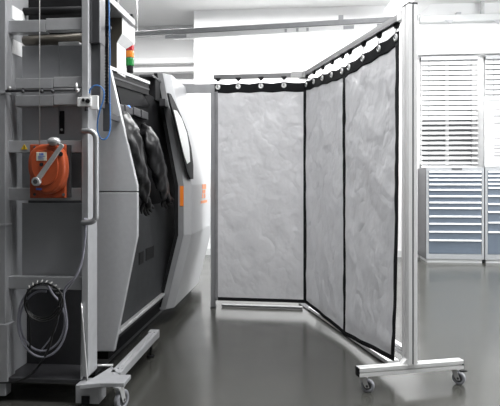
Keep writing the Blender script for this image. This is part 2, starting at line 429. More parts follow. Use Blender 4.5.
# long rail from post to corner
mr = frame_mtx(P0, UR); LR = (PC - P0).length
def uchannel(m, l0, l1, root, z0=2.082, z1=2.122, w=.02):
    bm = BM(); box(bm, (l0, -w, z0 + .012), (l1, w, z1), m); box(bm, (l0, -w, z0), (l1, -w + .008, z0 + .012), m); box(bm, (l0, w - .008, z0), (l1, w, z0 + .012), m)
    return obj('top_rail', bm, 'railm', root, .002)
uchannel(mr, .042, LR - .06, st)
me_ = frame_mtx(PC, (PE - PC)); LE = (PE - PC).length
uchannel(me_, .1, LE, st)
bm = BM(); box(bm, (LR - .08, -.028, 2.078), (LR + .02, .028, 2.128), mr); box(bm, (-.01, -.028, 2.078), (.12, .028, 2.128), me_)
for k in (.03, .08): cyl(bm, me_ @ Vector((k, -.0, 2.128)), me_ @ Vector((k, 0, 2.14)), .01, 10)
obj('corner_joint', bm, 'steel', st, .003)
bm = BM(); box(bm, (.042, -.026, 2.072), (.10, .026, 2.128), mr); obj('rail_bracket', bm, 'steel', st, .003)
# low bar from the post to the corner upright, behind the curtain
q0_ = P0 + UB * .03; q1_ = PC + UR * .05 + UB * .16; bm = BM(); ml = frame_mtx(q0_ + Vector((0, 0, .16)), q1_ - q0_) @ Matrix.Rotation(math.pi / 2, 4, 'Y'); profile(bm, ml, .05, .03, .045, LR - .02); obj('lower_bar', bm, 'alu', st)
pk = PC + UR * .05 + UB * .16
bm = BM(); box(bm, (.36, -.125, .006), (LR + .03, -.045, .034), mr)
if (mr @ Vector((0, -.1, 0)) - P0).dot(UB) < 0: bm.free(); bm = BM(); box(bm, (.36, .045, .006), (LR + .03, .125, .034), mr)
obj('floor_rail', bm, 'alu', st, .004)
bm = BM(); sg = 1 if (me_ @ Vector((0, .1, 0)) - PC).dot(FWD) > 0 else -1
box(bm, (.02, sg * .05, .006), (LE - .06, sg * .10, .026), me_); obj('floor_rail', bm, 'railm', st, .004)
bm = BM(); profile(bm, frame_mtx(pk, UB), .05, .05, .012, 2.07); obj('corner_upright', bm, 'alu', st)
bm = BM(); box(bm, (-.19, -.03, 2.07), (.03, .03, 2.082), frame_mtx(pk, UB)); obj('corner_plate', bm, 'steel', st)
bm = BM(); mf = frame_mtx(pk, UB); box(bm, (-.12, -.05, .0), (.12, .25, .012), mf); obj('base_plate', bm, 'dark', st, .003)

# ---------------------------------------------------------------- curtain panels
ZT, ZBOT = 2.035, .085
def curtain(A, B, label, dzf, hooks, seed, nrm, lefthem, righthem, top_hooks_z=2.085, drift=0):
    L = (B - A).length; u = (B - A).normalized(); n = nrm
    t = thing('welding_curtain', ((A + B) / 2), label, 'curtain', 'grey fabric curtain panels on the stand')
    def pos(s, z, off=0.0, dsag=True):
        q = s / L; h = (z - ZBOT) / (ZT - ZBOT)
        e = min(s, L - s)
        w = .008 * noise.noise(Vector((s * 2.2, z * 1.1, seed))) + .016 * (1 - h * .4) * noise.noise(Vector((s * 4.2 + z * 1.6, z * 2.2 - s, seed + 5)))
        w += .007 * noise.noise(Vector((s * 9 - z * 3, z * 5, seed + 9)))
        w += .004 * noise.noise(Vector((s * 7 + z * 5, z * 2.5 - s * 2, seed + 19)))
        pk_ = math.exp(-e / .09) * .012 * noise.noise(Vector((s * 3, z * 13, seed + 30)))
        w += pk_ * (.5 + .5 * h if False else 1)
        damp = min(1, (1 - h) * 12 + .25) * min(1, h * 10 + .35)
        w *= damp * min(1, e / .09 + .12)
        dz = dzf(q)
        if dsag:                                                         # the heading dips between hooks
            k = min(abs(s - x) for x in hooks); dz -= .012 * min(1, k / .1) * max(0, 1 - (1 - h) * 6)
        p = A + u * (s - drift * q * (1 - h) ** 3) + n * (w + off)
        return Vector((p.x, p.y, z + dz))
    def strip(s0, s1, z0, z1, ns, nz, off, name, m, thick=.003):
        bm = BM(); G = []
        for j in range(nz + 1):
            G.append([bm.verts.new(pos(s0 + (s1 - s0) * i / ns, z0 + (z1 - z0) * j / nz, off)) for i in range(ns + 1)])
        for j in range(nz):
            for i in range(ns): bm.faces.new((G[j][i], G[j][i + 1], G[j + 1][i + 1], G[j + 1][i])).smooth = True
        o = obj(name, bm, m, t)
        so = o.modifiers.new('solid', 'SOLIDIFY'); so.thickness = thick; so.offset = 0
        return o
    strip(.004, L - .004, ZBOT + .004, ZT - .004, 70, 150, 0, 'fabric', 'fabric', .0015)
    strip(0, L, ZT - .082, ZT, 70, 6, .0025, 'top_band', 'trim')
    strip(0, L, ZBOT, ZBOT + .03, 70, 3, .0025, 'bottom_hem', 'trim')
    for (w_, m_, s0) in ((lefthem[0], lefthem[1], 0), (righthem[0], righthem[1], None)):
        if s0 is None: s0 = L - w_
        strip(s0, s0 + w_, ZBOT, ZT - .07, 3, 110, .0028, 'side_hem', m_)
    for s in hooks:
        c = pos(s, ZT - .032, .006); bm = BM(); ringtorus(bm, c, n, .0165, .0065, 18, 8)
        cyl(bm, c - n * .001, c + n * .003, .0145, 16)
        obj('eyelet', bm, 'chrome', t)
        top = A + u * s; top.z = top_hooks_z
        bm = BM()
        m_ = frame_mtx(Vector((top.x, top.y, 0)), u)
        prof = [(-.024, top.z), (.024, top.z), (.024, top.z - .01), (.008, top.z - .03), (-.008, top.z - .03), (-.024, top.z - .01)]
        a = [bm.verts.new(m_ @ Vector((x, -.009, z))) for x, z in prof]; b = [bm.verts.new(m_ @ Vector((x, .009, z))) for x, z in prof]
        bm.faces.new(a); bm.faces.new(b[::-1])
        for i in range(6): bm.faces.new((a[i], b[i], b[(i + 1) % 6], a[(i + 1) % 6]))
        h = obj('glider', bm, 'black', t)
        bm = BM(); q = Vector((top.x, top.y, top.z - .028))
        tube(bm, catmull([q, q + (c - q) * .5 + n * .004, c + n * .012 + Vector((0, 0, .004)), c + n * .004 - Vector((0, 0, .006))], 4), .0028, 6)
        obj('hook', bm, 'dark', h)
    return t
def nfac(u_):
    n = Vector((-u_.y, u_.x, 0)); 
    return n
CA = W(.488, 4.90); CB = W(.872, 3.25)
U3 = (CB - CA).normalized(); N3 = nfac(U3)
if N3.dot(-FWD * .3 - RGT) < 0: N3 = -N3
SEAM = CA + (CB - CA) * .519
CL = W(-.318, 5.02); U1 = (CA - CL).normalized(); N1 = nfac(U1)
if N1.dot(FWD) > 0: N1 = -N1
L1 = (CA - CL).length; L2 = (SEAM - CA).length; L3 = (CB - SEAM).length
curtain(CL, CA - U1 * .002, 'grey fabric curtain panel facing the front, hanging between the machine door and the corner', lambda q: 0, [.03, .215, .42, .625], 3.1, N1, (.03, 'greyhem'), (.016, 'trim'))
curtain(CA + U3 * .003, SEAM + U3 * .006, 'middle grey curtain panel, angled from the corner to the black seam', lambda q: -.045 * q ** 1.3, [.035 * L2, .25 * L2, .49 * L2, .72 * L2, .95 * L2], 14.7, N3, (.02, 'trim'), (.028, 'trim'))
curtain(SEAM - U3 * .004, CB, 'grey curtain panel nearest the aluminium post, right end one', lambda q: -.045 * (1 - q), [.10, .33, .56, L3 - .03], 27.3, N3, (.02, 'trim'), (.042, 'trim'), drift=.06)

# end post with arm to the machine
pe = W(-.336, 5.10)
t = thing('grey_post', (pe.x, pe.y, 0), 'slim grey steel post at the left curtain edge with an arm towards the machine', 'post')
me2 = frame_mtx(pe, RGT)
part('upright', t, 'alud', (-.024, -.02, .012), (.024, .02, 2.05), .003, me2)
part('base_plate', t, 'dark', (-.026, -.022, 0), (.026, .08, .012), .002, me2)
part('arm', t, 'alud', (-.50, -.018, 1.965), (-.02, .018, 2.045), .003, me2)

# ================================================================ SHAPING MACHINE ON THE LEFT
YM = 3.12; XI = -1.1                                         # near end face, inner chamber wall
xz = lambda px, py, Y: (aY(px, py, Y).x, aY(px, py, Y).z)
mc = thing('machine_cabinet', (-1.5, 4.6, 0), 'large silver industrial machine with a bulging front and its sliding door open', 'machine')
# near end panel in two pieces with a seam at pixel row 192
bm = BM(); prism(bm, [xz(60, 191.4, YM), xz(137.2, 191.4, YM), xz(137, 185, YM), xz(109, 64, YM), xz(60, 45, YM)], 'y', YM, YM + .035); obj('upper_end_panel', bm, 'silver', mc, .004)
bm = BM(); prism(bm, [xz(60, 192.4, YM), xz(137.2, 192.4, YM), xz(137.2, 236, YM), xz(114, 351.5, YM), xz(60, 351.5, YM)], 'y', YM, YM + .035); obj('lower_end_panel', bm, 'silver', mc, .004)
# body behind the end panel
bm = BM(); box(bm, (-2.1, YM + .036, .12), (XI, 6.3, 1.80)); obj('chamber_body', bm, 'inner', mc)
part('plinth', mc, 'dark', (-2.0, YM + .1, 0), (XI - .1, 6.2, .12))
# lower chamber panel
q0 = aX(137, 228, XI); q1 = aX(185, 228, XI)
bm = BM(); box(bm, (XI, YM + .04, .2), (XI + .012, 5.9, 0.98)); obj('lower_chamber_panel', bm, 'innerg', mc)
for (px0, y0, px1, y1) in ((137, 251, 141.5, 265), (144, 246, 152, 260)):
    a = aX(px0, (y0 + y1) / 2, XI); b = aX(px1, (y0 + y1) / 2, XI); zz0 = aX((px0 + px1) / 2, y1 - 1, XI).z; zz1 = aX((px0 + px1) / 2, y0 + 1, XI).z
    part('slot_recess', mc, 'black', (XI + .011, a.y, zz0), (XI + .016, b.y, zz1), .002)
# guide rail
a = aX(119, 328.5, XI + .02); b = aX(158, 297, XI + .02)
part('guide_rail', mc, 'steel', (XI - .005, YM + .05, a.z - .022), (XI + .042, 5.9, a.z), .006)
# header along the top of the opening (it rises slightly to the back)
a = aX(106, 64, XI + .03); b = aX(150, 81.6, XI + .03)
bm = BM()
def slant(bm, p, q, h0, h1, x0, x1):
    vs = [bm.verts.new((x, r.y, r.z + h)) for r in (p, q) for x in (x0, x1) for h in (h0, h1)]
    for f in ((0, 1, 3, 2), (4, 6, 7, 5), (0, 2, 6, 4), (1, 5, 7, 3), (0, 4, 5, 1), (2, 3, 7, 6)): bm.faces.new([vs[i] for i in f])
slant(bm, a, b, -.02, 0.0, -2.0, XI + .03); obj('header_edge', bm, 'white', mc, .002)
bm = BM(); slant(bm, a, b, -.10, -.024, -2.0, XI + .022); obj('header_beam', bm, 'black', mc, .003)
bm = BM(); slant(bm, a, b, -.062, -.052, XI, XI + .026); obj('header_groove', bm, 'dark', mc)
# black viewing screen, its light rim, row of connectors, blue indicator
bm = BM()
cs = [aX(115, 79, XI + .012), aX(139, 87.5, XI + .012), aX(150, 107, XI + .012), aX(121.5, 105, XI + .012)]
A = [bm.verts.new(c) for c in cs]; B = [bm.verts.new(c - Vector((.02, 0, 0))) for c in cs]
bm.faces.new(A); bm.faces.new(B[::-1])
for i in range(4): bm.faces.new((A[i], B[i], B[(i + 1) % 4], A[(i + 1) % 4]))
obj('viewing_screen', bm, 'screen', mc)
bm = BM(); tube(bm, [aX(114.5, 78, XI + .016), aX(139, 87, XI + .016)], .006, 8); obj('screen_rim', bm, 'steel', mc)
for (px0, y0, px1, y1) in ((117, 104, 123, 112), (124, 106, 131.5, 114), (132.5, 108, 139.5, 116), (140.5, 111, 147, 119)):
    a = aX(px0, (y0 + y1) / 2, XI + .03); b = aX(px1, (y0 + y1) / 2, XI + .03)
    zz = (aX((px0 + px1) / 2, y0, XI + .03).z, aX((px0 + px1) / 2, y1, XI + .03).z)
    part('connector_block', mc, 'duct', (XI, a.y, zz[1]), (XI + .04, b.y, zz[0]), .006)
c = aX(128.5, 107, XI + .03); bm = BM(); ball(bm, c, .012); obj('blue_indicator', bm, 'led', mc)
c = aX(117, 101.5, XI + .03); bm = BM(); ball(bm, c, .010, (.6, 1.6, 1)); obj('blue_indicator', bm, 'led', mc)
# upper housing with white front, hood
bm = BM(); prism(bm, [(-1.043, 2.128), (-1.043, 2.036), (-1.075, 1.98), (-1.075, 1.80), (-1.75, 1.80), (-1.75, 2.128)], 'y', 3.235, 3.40); obj('upper_housing', bm, 'brown', mc, .002)
zz = lambda px, py, Y: aY(px, py, Y).z
bm = BM(); prism(bm, [(-1.04, 2.129), (-1.04, 2.036), (-1.072, 1.98), (-1.3, 1.98), (-1.3, 2.129)], 'y', 3.238, 3.49)
for v in bm.verts:
    if v.co.y > 3.4 and v.co.z < 2.0: v.co.y = 3.404
part('white_column', mc, 'white', (-1.2, 3.239, 1.8), (-1.073, 3.402, 1.985), .002)
obj('white_cover', bm, 'white', mc, .003)
bm = BM(); prism(bm, [(-1.02, 2.95), (-1.02, 3.43), (-1.75, 3.43), (-1.75, 3.1), (-1.06, 3.1), (-1.06, 2.95)], 'z', 2.13, 2.168); obj('hood', bm, 'alud', mc, .004)
part('hood_bracket', mc, 'black', (-1.10, 3.40, 2.168), (-1.03, 3.44, 2.20), .002)
part('hood_mount', mc, 'dark', (-1.16, 3.2, 2.168), (-1.06, 3.24, 2.4), .004)
# carriage bracket at the top of the door gap
part('top_carriage', mc, 'dark', (-1.19, 4.10, 1.94), (-1.085, 4.36, 1.958), .004)
part('carriage_post', mc, 'black', (-1.16, 4.2, 1.78), (-1.09, 4.34, 1.94), .004)
part('carriage_arm', mc, 'duct', (-1.075, 4.26, 1.74), (-1.03, 4.365, 1.80), .004)

# sliding door leaf: a child of the machine, lofted through stations along the guide rail
YD0, YD1 = aD(182, 200, 4.44).y, aD(209, 200, 5.85).y
def doorpts(Y, off, s0=0.0, dt=0.0, db=0.0):
    base = [(163, 73), (184, 185), (184, 235), (166, 309.5)]
    P = [aY(px, py, YD0) for px, py in base]
    out = []
    for i, p in enumerate(P):
        x = p.x + off; z = p.z
        if i == 0: z -= dt
        if i == 3: z += db; x += .17 * db
        if i == 0: x += .2 * dt
        out.append(Vector((x, Y, z)))
    return out
def loft(stations, m, name, root, bevel=.003):
    bm = BM(); R = []
    for outer, inner in stations: R.append([bm.verts.new(p) for p in outer] + [bm.verts.new(p) for p in inner[::-1]])
    n = len(R[0])
    bm.faces.new(R[0]); bm.faces.new(R[-1][::-1])
    for a, b in zip(R, R[1:]):
        for i in range(n): bm.faces.new((a[i], b[i], b[(i + 1) % n], a[(i + 1) % n]))
    return obj(name, bm, m, root, bevel)
def stn(Y, off, inn=-.03, dt=0, db=0): return (doorpts(Y, off, 0, dt, db), doorpts(Y, inn, 0, dt, db))
door = loft([stn(YD0 + .012, 0), stn(YD0 + .07, .05, -.03), stn(YD1 - .22, .05, -.03, .0, .0), stn(YD1 - .1, .035, -.03, .03, .03), stn(YD1 - .02, -.0, -.03, .1, .1)], 'door', 'sliding_door', mc, .004)
# raised inner field of the door face
bm = BM()
# leading edge strip and rubber seal (sub-parts)
loft([(doorpts(YD0 - .004, -.002), doorpts(YD0 - .004, -.046)), (doorpts(YD0 + .012, -.002), doorpts(YD0 + .012, -.046))], 'alud', 'leading_edge', door, 0)
loft([(doorpts(YD0 - .002, -.046), doorpts(YD0 - .002, -.075)), (doorpts(YD0 + .9, -.046), doorpts(YD0 + .9, -.075))], 'black', 'rubber_seal', door, 0)
# orange marker on the edge
bm = BM(); e = doorpts(YD0 - .006, -.003); z0, z1 = aY(181, 206, YD0).z, aY(181, 186, YD0).z
box(bm, (e[1].x - .028, YD0 - .008, z0), (e[1].x + .001, YD0 - .003, z1)); obj('orange_marker', bm, 'sticker', door)
# foot of the leading edge
a = aY(166, 309, YD0); b = aY(148, 307, YD0)
part('runner_foot', door, 'alud', (b.x, YD0 - .01, a.z - .002), (a.x - .02, YD0 + .12, a.z + .012), .002)
# window in the upper slanted face: dark frame with white pane, in the plane of that face
T0 = doorpts(0, .05)[0]; T1 = doorpts(0, .05)[1]
nrm = Vector((T0.z - T1.z, 0, -(T0.x - T1.x))).normalized()
if nrm.x < 0: nrm = -nrm
def onface(px, py, off=0.0):
    r = ray(px, py); p0 = T0; k = (p0 - CAM).dot(nrm) / r.dot(nrm); return CAM + r * k + nrm * off
def facepoly(pxs, o0, o1, m, name):
    bm = BM(); A = [bm.verts.new(onface(x, y, o1)) for x, y in pxs]; B = [bm.verts.new(onface(x, y, o0)) for x, y in pxs]
    bm.faces.new(A); bm.faces.new(B[::-1]); n = len(pxs)
    for i in range(n): bm.faces.new((A[i], B[i], B[(i + 1) % n], A[(i + 1) % n]))
    return obj(name, bm, m, door, .0015)
dw = facepoly([(168, 93), (170.5, 94), (175, 103), (181, 116), (187, 131), (191, 148), (193, 165), (193, 179), (190, 179), (187, 172), (184, 160), (180, 142), (175, 121), (170, 103)], -.01, .004, 'black', 'window_frame')
facepoly([(173, 110), (176, 111), (181, 119), (186, 133), (188.5, 148), (189.3, 162), (186.5, 164), (184, 157), (180, 141), (176, 123)], .003, .008, 'white', 'window_pane')
# orange lettering low on the door's middle face
fx = doorpts(0, .05)[1].x
def onmid(px, py): return aX(px, py, fx)
bm = BM()
def stroke(px0, y0, px1, y1):
    a = onmid(px0, (y0 + y1) / 2); b = onmid(px1, (y0 + y1) / 2); zc0 = onmid((px0 + px1) / 2, y0).z; zc1 = onmid((px0 + px1) / 2, y1).z
    box(bm, (fx - .002, a.y, min(zc0, zc1)), (fx + .002, b.y, max(zc0, zc1)))
for k in ((202.2, 184.2, 206, 189), (202.4, 189.8, 205.2, 193.5), (202.2, 194, 203.2, 198.3), (204, 194, 205.3, 198), (200.8, 200.3, 207, 203)): stroke(*k)
obj('orange_lettering', bm, 'sticker', door)

# hanging work gloves
def glove(path, rad, label, hx, seed, X=-1.0, spread=1.0):
    pts = [aX(px, py, x) for px, py, x in path]
    t = thing('rubber_glove', pts[0], label, 'glove', 'black gloves hanging in the machine opening')
    bm = BM(); P = catmull(pts, 7); n = len(P)
    rr = []
    for i in range(n):
        q = i / (n - 1) * (len(rad) - 1); k = min(int(q), len(rad) - 2); rr.append(rad[k] + (rad[k + 1] - rad[k]) * (q - k))
    tube(bm, P, rr, 22, wob=.5, sx=.6, seed=seed); obj('sleeve', bm, 'rubber', t).modifiers.new('sub', 'SUBSURF').levels = 1
    bm = BM(); ringtorus(bm, pts[0] + Vector((-.02, 0, 0)), (1, -.2, .3), rad[0] * 1.0, .008, 22, 8); obj('port_ring', bm, 'dark', t)
    # hand: palm and five unequal, curled fingers
    w = P[-1]; d = (P[-1] - P[-4]).normalized(); side = Vector((.25, 1, 0)); side = (side - d * side.dot(d)).normalized(); out = d.cross(side)
    bm = BM()
    tube(bm, [w - d * .03, w, w + d * .035, w + d * .07], [rad[-1] * .9, rad[-1] * 1.0, .046, .040], 16, wob=.12, sx=.55, seed=seed)
    for k, (o, ln) in enumerate(((-.030, .062), (-.010, .078), (.010, .082), (.029, .070))):
        b0 = w + d * .055 + side * o
        dd = (d + side * o * 6 * spread).normalized()
        tube(bm, catmull([b0 - d * .02, b0 + dd * ln * .4, b0 + dd * ln * .75 + out * .008, b0 + dd * ln + out * .022], 4), [.0115] * 9 + [.0105, .0095, .007, .004], 8)
    b0 = w + d * .015 - side * .035
    dd = (d - side * .9).normalized()
    tube(bm, catmull([b0 + side * .02, b0 + dd * .03, b0 + dd * .055 + d * .012 + out * .01], 5), [.014] * 6 + [.012, .011, .009, .007, .005], 8)
    obj('hand', bm, 'rubber', t)
glove([(124, 116, -1.08), (127, 128, -1.01), (133, 150, -.98), (141, 178, -.985), (145.5, 199, -.995)], [.05, .078, .083, .072, .042], 'long black rubber glove hanging nearer the silver end panel', 0, 2)
glove([(146, 128, -1.08), (151, 141, -1.02), (156, 160, -1.0), (161, 180, -1.0), (166, 196, -1.01)], [.05, .075, .078, .066, .04], 'black rubber glove hanging further in, beside the open door edge', 0, 11, spread=1.4)

# signal tower on the header
c = aD(130, 70, 3.6); 
t = thing('signal_tower', (c.x, c.y, aD(130, 72, 3.6).z), 'small stacked red, amber and green signal light on top of the machine', 'signal light')
zq = lambda y: aD(130, y, 3.6).z
for nm, m_, y0, y1, r in (('base', 'black', 73, 66, .021), ('green_lens', 'green', 66, 58, .026), ('spacer', 'dark', 58.4, 57.6, .0262), ('amber_lens', 'amber', 57.6, 51, .026), ('spacer', 'brown', 51.4, 50.8, .0262), ('red_lens', 'red', 50.8, 43.5, .026), ('cap', 'red', 43.5, 42.5, .022)):
    bm = BM(); cyl(bm, (c.x, c.y, zq(y0)), (c.x, c.y, zq(y1)), r, 24); obj(nm, bm, m_, t, .002)

# ================================================================ STEEL RACK AT THE LEFT EDGE
YR = 2.79
X_ = lambda px, Y=YR: aY(px, 200, Y).x
Z_ = lambda py, px=45, Y=YR: aY(px, py, Y).z
rk = thing('steel_rack', (X_(40), YR + .13, 0), 'tall grey steel rack with cross beams at the left picture edge', 'rack')
ZTOP = 2.42
# uprights
part('upright', rk, 'panel', (X_(-8), YR, .03), (X_(5.5), YR + .06, ZTOP), .004)
part('upright', rk, 'rackl', (X_(81.5), YR, .145), (X_(88.3), YR + .13, ZTOP), .004)
part('upright_flange', rk, 'panel', (X_(80), YR + .09, .145), (X_(81.5), YR + .13, ZTOP), .002)
for y in (92, 225):
    part('upright_joint', rk, 'rackl', (X_(-8), YR - .004, Z_(y + 1)), (X_(6), YR + .062, Z_(y - 1)), .001)
part('upright_sleeve', rk, 'rack', (X_(-8), YR - .006, .1), (X_(8.5), YR + .07, Z_(325)), .004)
# left side wall between upright and back, white plates stand in for lit gaps
part('side_wall', rk, 'panel', (X_(5.5) - .02, YR + .06, .13), (X_(5.5), YR + .25, ZTOP), .002)
for y0, y1 in ((7, 21), (40, 55)):
    zlo, zhi = Z_(y1 - .5, 10, YR + .1), Z_(y0 + .5, 10, YR + .1)
    bm = BM(); box(bm, (X_(5.5), YR + .065, zlo), (X_(5.5) + .004, YR + .20, zhi)); obj('bright_gap_plate', bm, 'white', rk)
# cross beams
def beam(y0, y1, name='cross_beam', m='rack', dy=.03, x0=6, x1=81.5, th=.05):
    return part(name, rk, m, (X_(x0, YR + dy), YR + dy, Z_(y1, 45, YR + dy)), (X_(x1, YR + dy), YR + dy + th, Z_(y0, 45, YR + dy)), .003)
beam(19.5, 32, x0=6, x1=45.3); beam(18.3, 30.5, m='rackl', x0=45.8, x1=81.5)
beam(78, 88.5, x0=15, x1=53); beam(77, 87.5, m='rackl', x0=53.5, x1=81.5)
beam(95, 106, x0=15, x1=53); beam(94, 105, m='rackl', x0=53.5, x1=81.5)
beam(140.5, 152.5); beam(188, 200.5); beam(277, 289.5, m='panel')
# back panels
def bpanel(x0, y0, x1, y1, m='panel', dy=.11, name='back_panel', th=.012):
    Y = YR + dy; return part(name, rk, m, (X_(x0, Y), Y, Z_(y1, 45, Y)), (X_(x1, Y), Y + th, Z_(y0, 45, Y)), .002)
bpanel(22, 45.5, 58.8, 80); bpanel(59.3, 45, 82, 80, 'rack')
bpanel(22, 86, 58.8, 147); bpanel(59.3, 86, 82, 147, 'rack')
bpanel(22, 148, 82, 190); bpanel(22, 203, 82, 280); bpanel(14, 278, 82, 375, 'duct', .23)  # lowest panel painted darker to stand in for shade in the lower bay
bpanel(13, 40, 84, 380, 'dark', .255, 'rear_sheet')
bpanel(13, -80, 84, 34, 'black', .255, 'rear_sheet')  # black sheet stands in for the unlit open interior at the top
q = bpanel(59.3, 111, 64, 134, 'black', .104, 'panel_latch', .008)
bm = BM(); c = aY(61.6, 129.5, YR + .1); ball(bm, c, .007); obj('latch_button', bm, 'steel', q)
# pipe and insulation behind the gap under the top beam
bm = BM(); Y = YR + .2; tube(bm, [aY(14, 41, Y), aY(40, 40.5, Y), aY(84, 38, Y)], .028, 14); obj('rear_pipe', bm, 'brown', rk)
bm = BM(); cyl(bm, aY(14, 12, Y), aY(84, 10, Y), .022, 14); obj('upper_pipe', bm, 'black', rk)
bm = BM(); box(bm, (X_(58, YR + .1), YR + .1, Z_(45.2, 60, YR + .1)), (X_(79, YR + .1), YR + .14, Z_(41.8, 60, YR + .1))); obj('white_pad', bm, 'white', rk, .004)
# floor tray and lower side flange
part('tray', rk, 'duct', (X_(-8), YR, .105), (X_(81), YR + .27, .128), .003)  # tray colour darkened to imitate the shade at the rack bottom
bm = BM(); prism(bm, [(YR, .13), (YR + .02, .13), (YR + .02, Z_(300)), (YR + .012, Z_(302))], 'x', X_(81.2) - .004, X_(81.2) + .001); obj('lower_flange', bm, 'rackl', rk)
bm = BM(); tube(bm, [aY(81.5, 303, YR - .01), aY(83, 325, YR - .01), aY(87.5, 380, YR - .03), aY(86, 386, YR - .05), aY(77, 387, YR - .05)], .004, 8); obj('flange_lip', bm, 'steel', rk)
# horizontal rod with clamps
Y = YR - .01
bm = BM(); tube(bm, [aY(6, 91, Y), aY(81, 89.5, Y)], .0075, 10); obj('front_rod', bm, 'dark', rk)
for px, py in ((9.5, 87), (77.5, 89.5)):
    bm = BM(); ball(bm, aY(px, py + 1, Y - .012), .011); cyl(bm, aY(px, py + 1, Y - .01), aY(px, py + 1, Y + .045), .006, 10); obj('rod_clamp', bm, 'steel', rk)
for px in (23, 42, 53):
    bm = BM(); cyl(bm, aY(px, 89, Y), aY(px, 89, Y + .045), .006, 8); ball(bm, aY(px, 91.5, Y - .004), .010); obj('rod_clamp', bm, 'dark', rk)
bm = BM(); cyl(bm, aY(76.5, 83, Y - .005), aY(76.5, 92, Y - .005), .006, 10); obj('clamp_screw', bm, 'steel', rk)
# big grab handle on the right upright
Y = YR - .03
hp = [aY(83.5, 131, YR + .0), aY(84, 131, Y), aY(90, 131, Y - .01), aY(94.5, 134, Y - .01), aY(96, 140, Y - .01), aY(96, 160, Y - .01), aY(96, 212, Y - .01), aY(95, 219, Y - .01), aY(91, 222, Y - .01), aY(84, 222.5, Y), aY(83.5, 222.5, YR)]
bm = BM(); tube(bm, catmull(hp, 5), .0145, 14); obj('grab_handle', bm, 'alud', rk)
for y in (131, 222.5):
    bm = BM(); cyl(bm, aY(84, y, YR - .022), aY(84, y, YR + .004), .017, 16); obj('handle_mount', bm, 'dark', rk)
# warning triangle
bm = BM(); Y = YR + .028; prism(bm, [xz(21, 149.5, Y), xz(27.5, 149.5, Y), xz(24.2, 144, Y)], 'y', Y - .001, Y + .003); w_ = obj('warning_sign', bm, 'yellow', rk)
bm = BM(); prism(bm, [xz(23.9, 148.7, Y), xz(24.7, 148.7, Y), xz(24.6, 145.6, Y), xz(24.0, 145.6, Y)], 'y', Y - .002, Y + .001); obj('warning_mark', bm, 'black', w_)
# foot plate, rail, lower column, casters
ZP = .145
bm = BM(); prism(bm, [tuple(aZ(x, y, ZP).xy) for x, y in ((79, 385), (89.4, 380), (112, 366), (119, 374.5), (131, 374.5), (124, 383), (100, 383))], 'z', ZP - .022, ZP); obj('foot_plate', bm, 'rack', rk, .003)
a = aZ(118, 371, ZP); b = aZ(153.5, 331, ZP); xc = (a.x + b.x) / 2
bm = BM(); box(bm, (xc - .028, a.y - .02, ZP - .04), (xc + .030, b.y, ZP)); box(bm, (xc - .006, a.y + .03, ZP), (xc + .006, b.y, ZP + .008)); box(bm, (xc + .014, a.y + .03, ZP - .0), (xc + .03, b.y, ZP + .004))
obj('foot_rail', bm, 'rackl', rk, .003)
part('rail_end_clamp', rk, 'rackl', (xc - .032, b.y - .05, ZP - .042), (xc + .032, b.y + .006, ZP + .010), .004)
bm = BM(); cyl(bm, (xc, b.y - .1, 0), (xc, b.y - .1, .015), .025, 16); cyl(bm, (xc, b.y - .1, .01), (xc, b.y - .1, ZP - .035), .008, 10); obj('levelling_foot', bm, 'black', rk)
bm = BM(); cyl(bm, aZ(88, 366, .16), aZ(113, 365, .16), .006, 8); obj('cross_rod', bm, 'steel', rk)
part('foot_column', rk, 'rack', (X_(80), YR - .06, .03), (X_(103), YR + .05, ZP - .022), .004)
q0 = aY(81.5, 404, YR - .061); q1 = aY(89.5, 396, YR - .061)
part('tube_opening', rk, 'black', (q0.x, YR - .064, q0.z), (q1.x, YR - .05, q1.z), .001)
cp = aZ(117, 384, ZP)
caster(rk, Vector((cp.x, cp.y + .03, 0)), ZP - .022, .05, math.radians(70))
cl = W(-1.36, 2.87); caster(rk, Vector((cl.x, cl.y, 0)), .1, .045, 1.2)
# dark duct between rack and machine
part('duct', rk, 'duct', (X_(88.6, 2.81), 2.81, Z_(43, 95, 2.81)), (X_(99.5, 2.81), 2.90, 2.4), .004)
part('duct_face', rk, 'dark', (X_(88.6, 2.81), 2.806, Z_(43, 95, 2.81)), (X_(92, 2.81), 2.812, 2.4), .001)
part('duct_lower', rk, 'dark', (X_(88.6, 2.83), 2.83, Z_(107, 95, 2.83)), (X_(100.5, 2.83), 2.90, Z_(43.5, 95, 2.83)), .003)
part('duct_plate', rk, 'dark', (X_(95, 2.91), 2.90, 1.6), (X_(104.5, 3.02), 3.02, 1.66))
part('duct_trim', rk, 'rackl', (X_(103.2, 3.02), 3.02, Z_(104, 95, 3.02)), (X_(105.2, 3.02), 3.06, Z_(55, 95, 3.02)), .003)
# white socket box
Y = YR - .03
t = thing('socket_box', aY(84, 101, Y), 'small white box with two black sockets clamped on the rack upright', 'socket')
a = aY(77, 106.5, Y); b = aY(91, 97, Y)
part('box', t, 'white', (a.x, Y, a.z), (b.x, Y + .03, b.z), .003)
a2 = aY(88.5, 109, Y); b2 = aY(97, 95, Y)
part('mounting_plate', t, 'white', (a2.x, Y + .012, a2.z), (b2.x, Y + .03, b2.z), .002)
for px, py, r in ((83.2, 100, .0085), (87.6, 101, .012)):
    bm = BM(); cyl(bm, aY(px, py, Y - .006), aY(px, py, Y + .005), r, 18); obj('socket', bm, 'black', t)
bm = BM(); c = aY(85.5, 108.5, Y); cyl(bm, c + Vector((0, .012, .015)), c + Vector((0, .012, -.012)), .009, 12); obj('cable_gland', bm, 'dark', t)
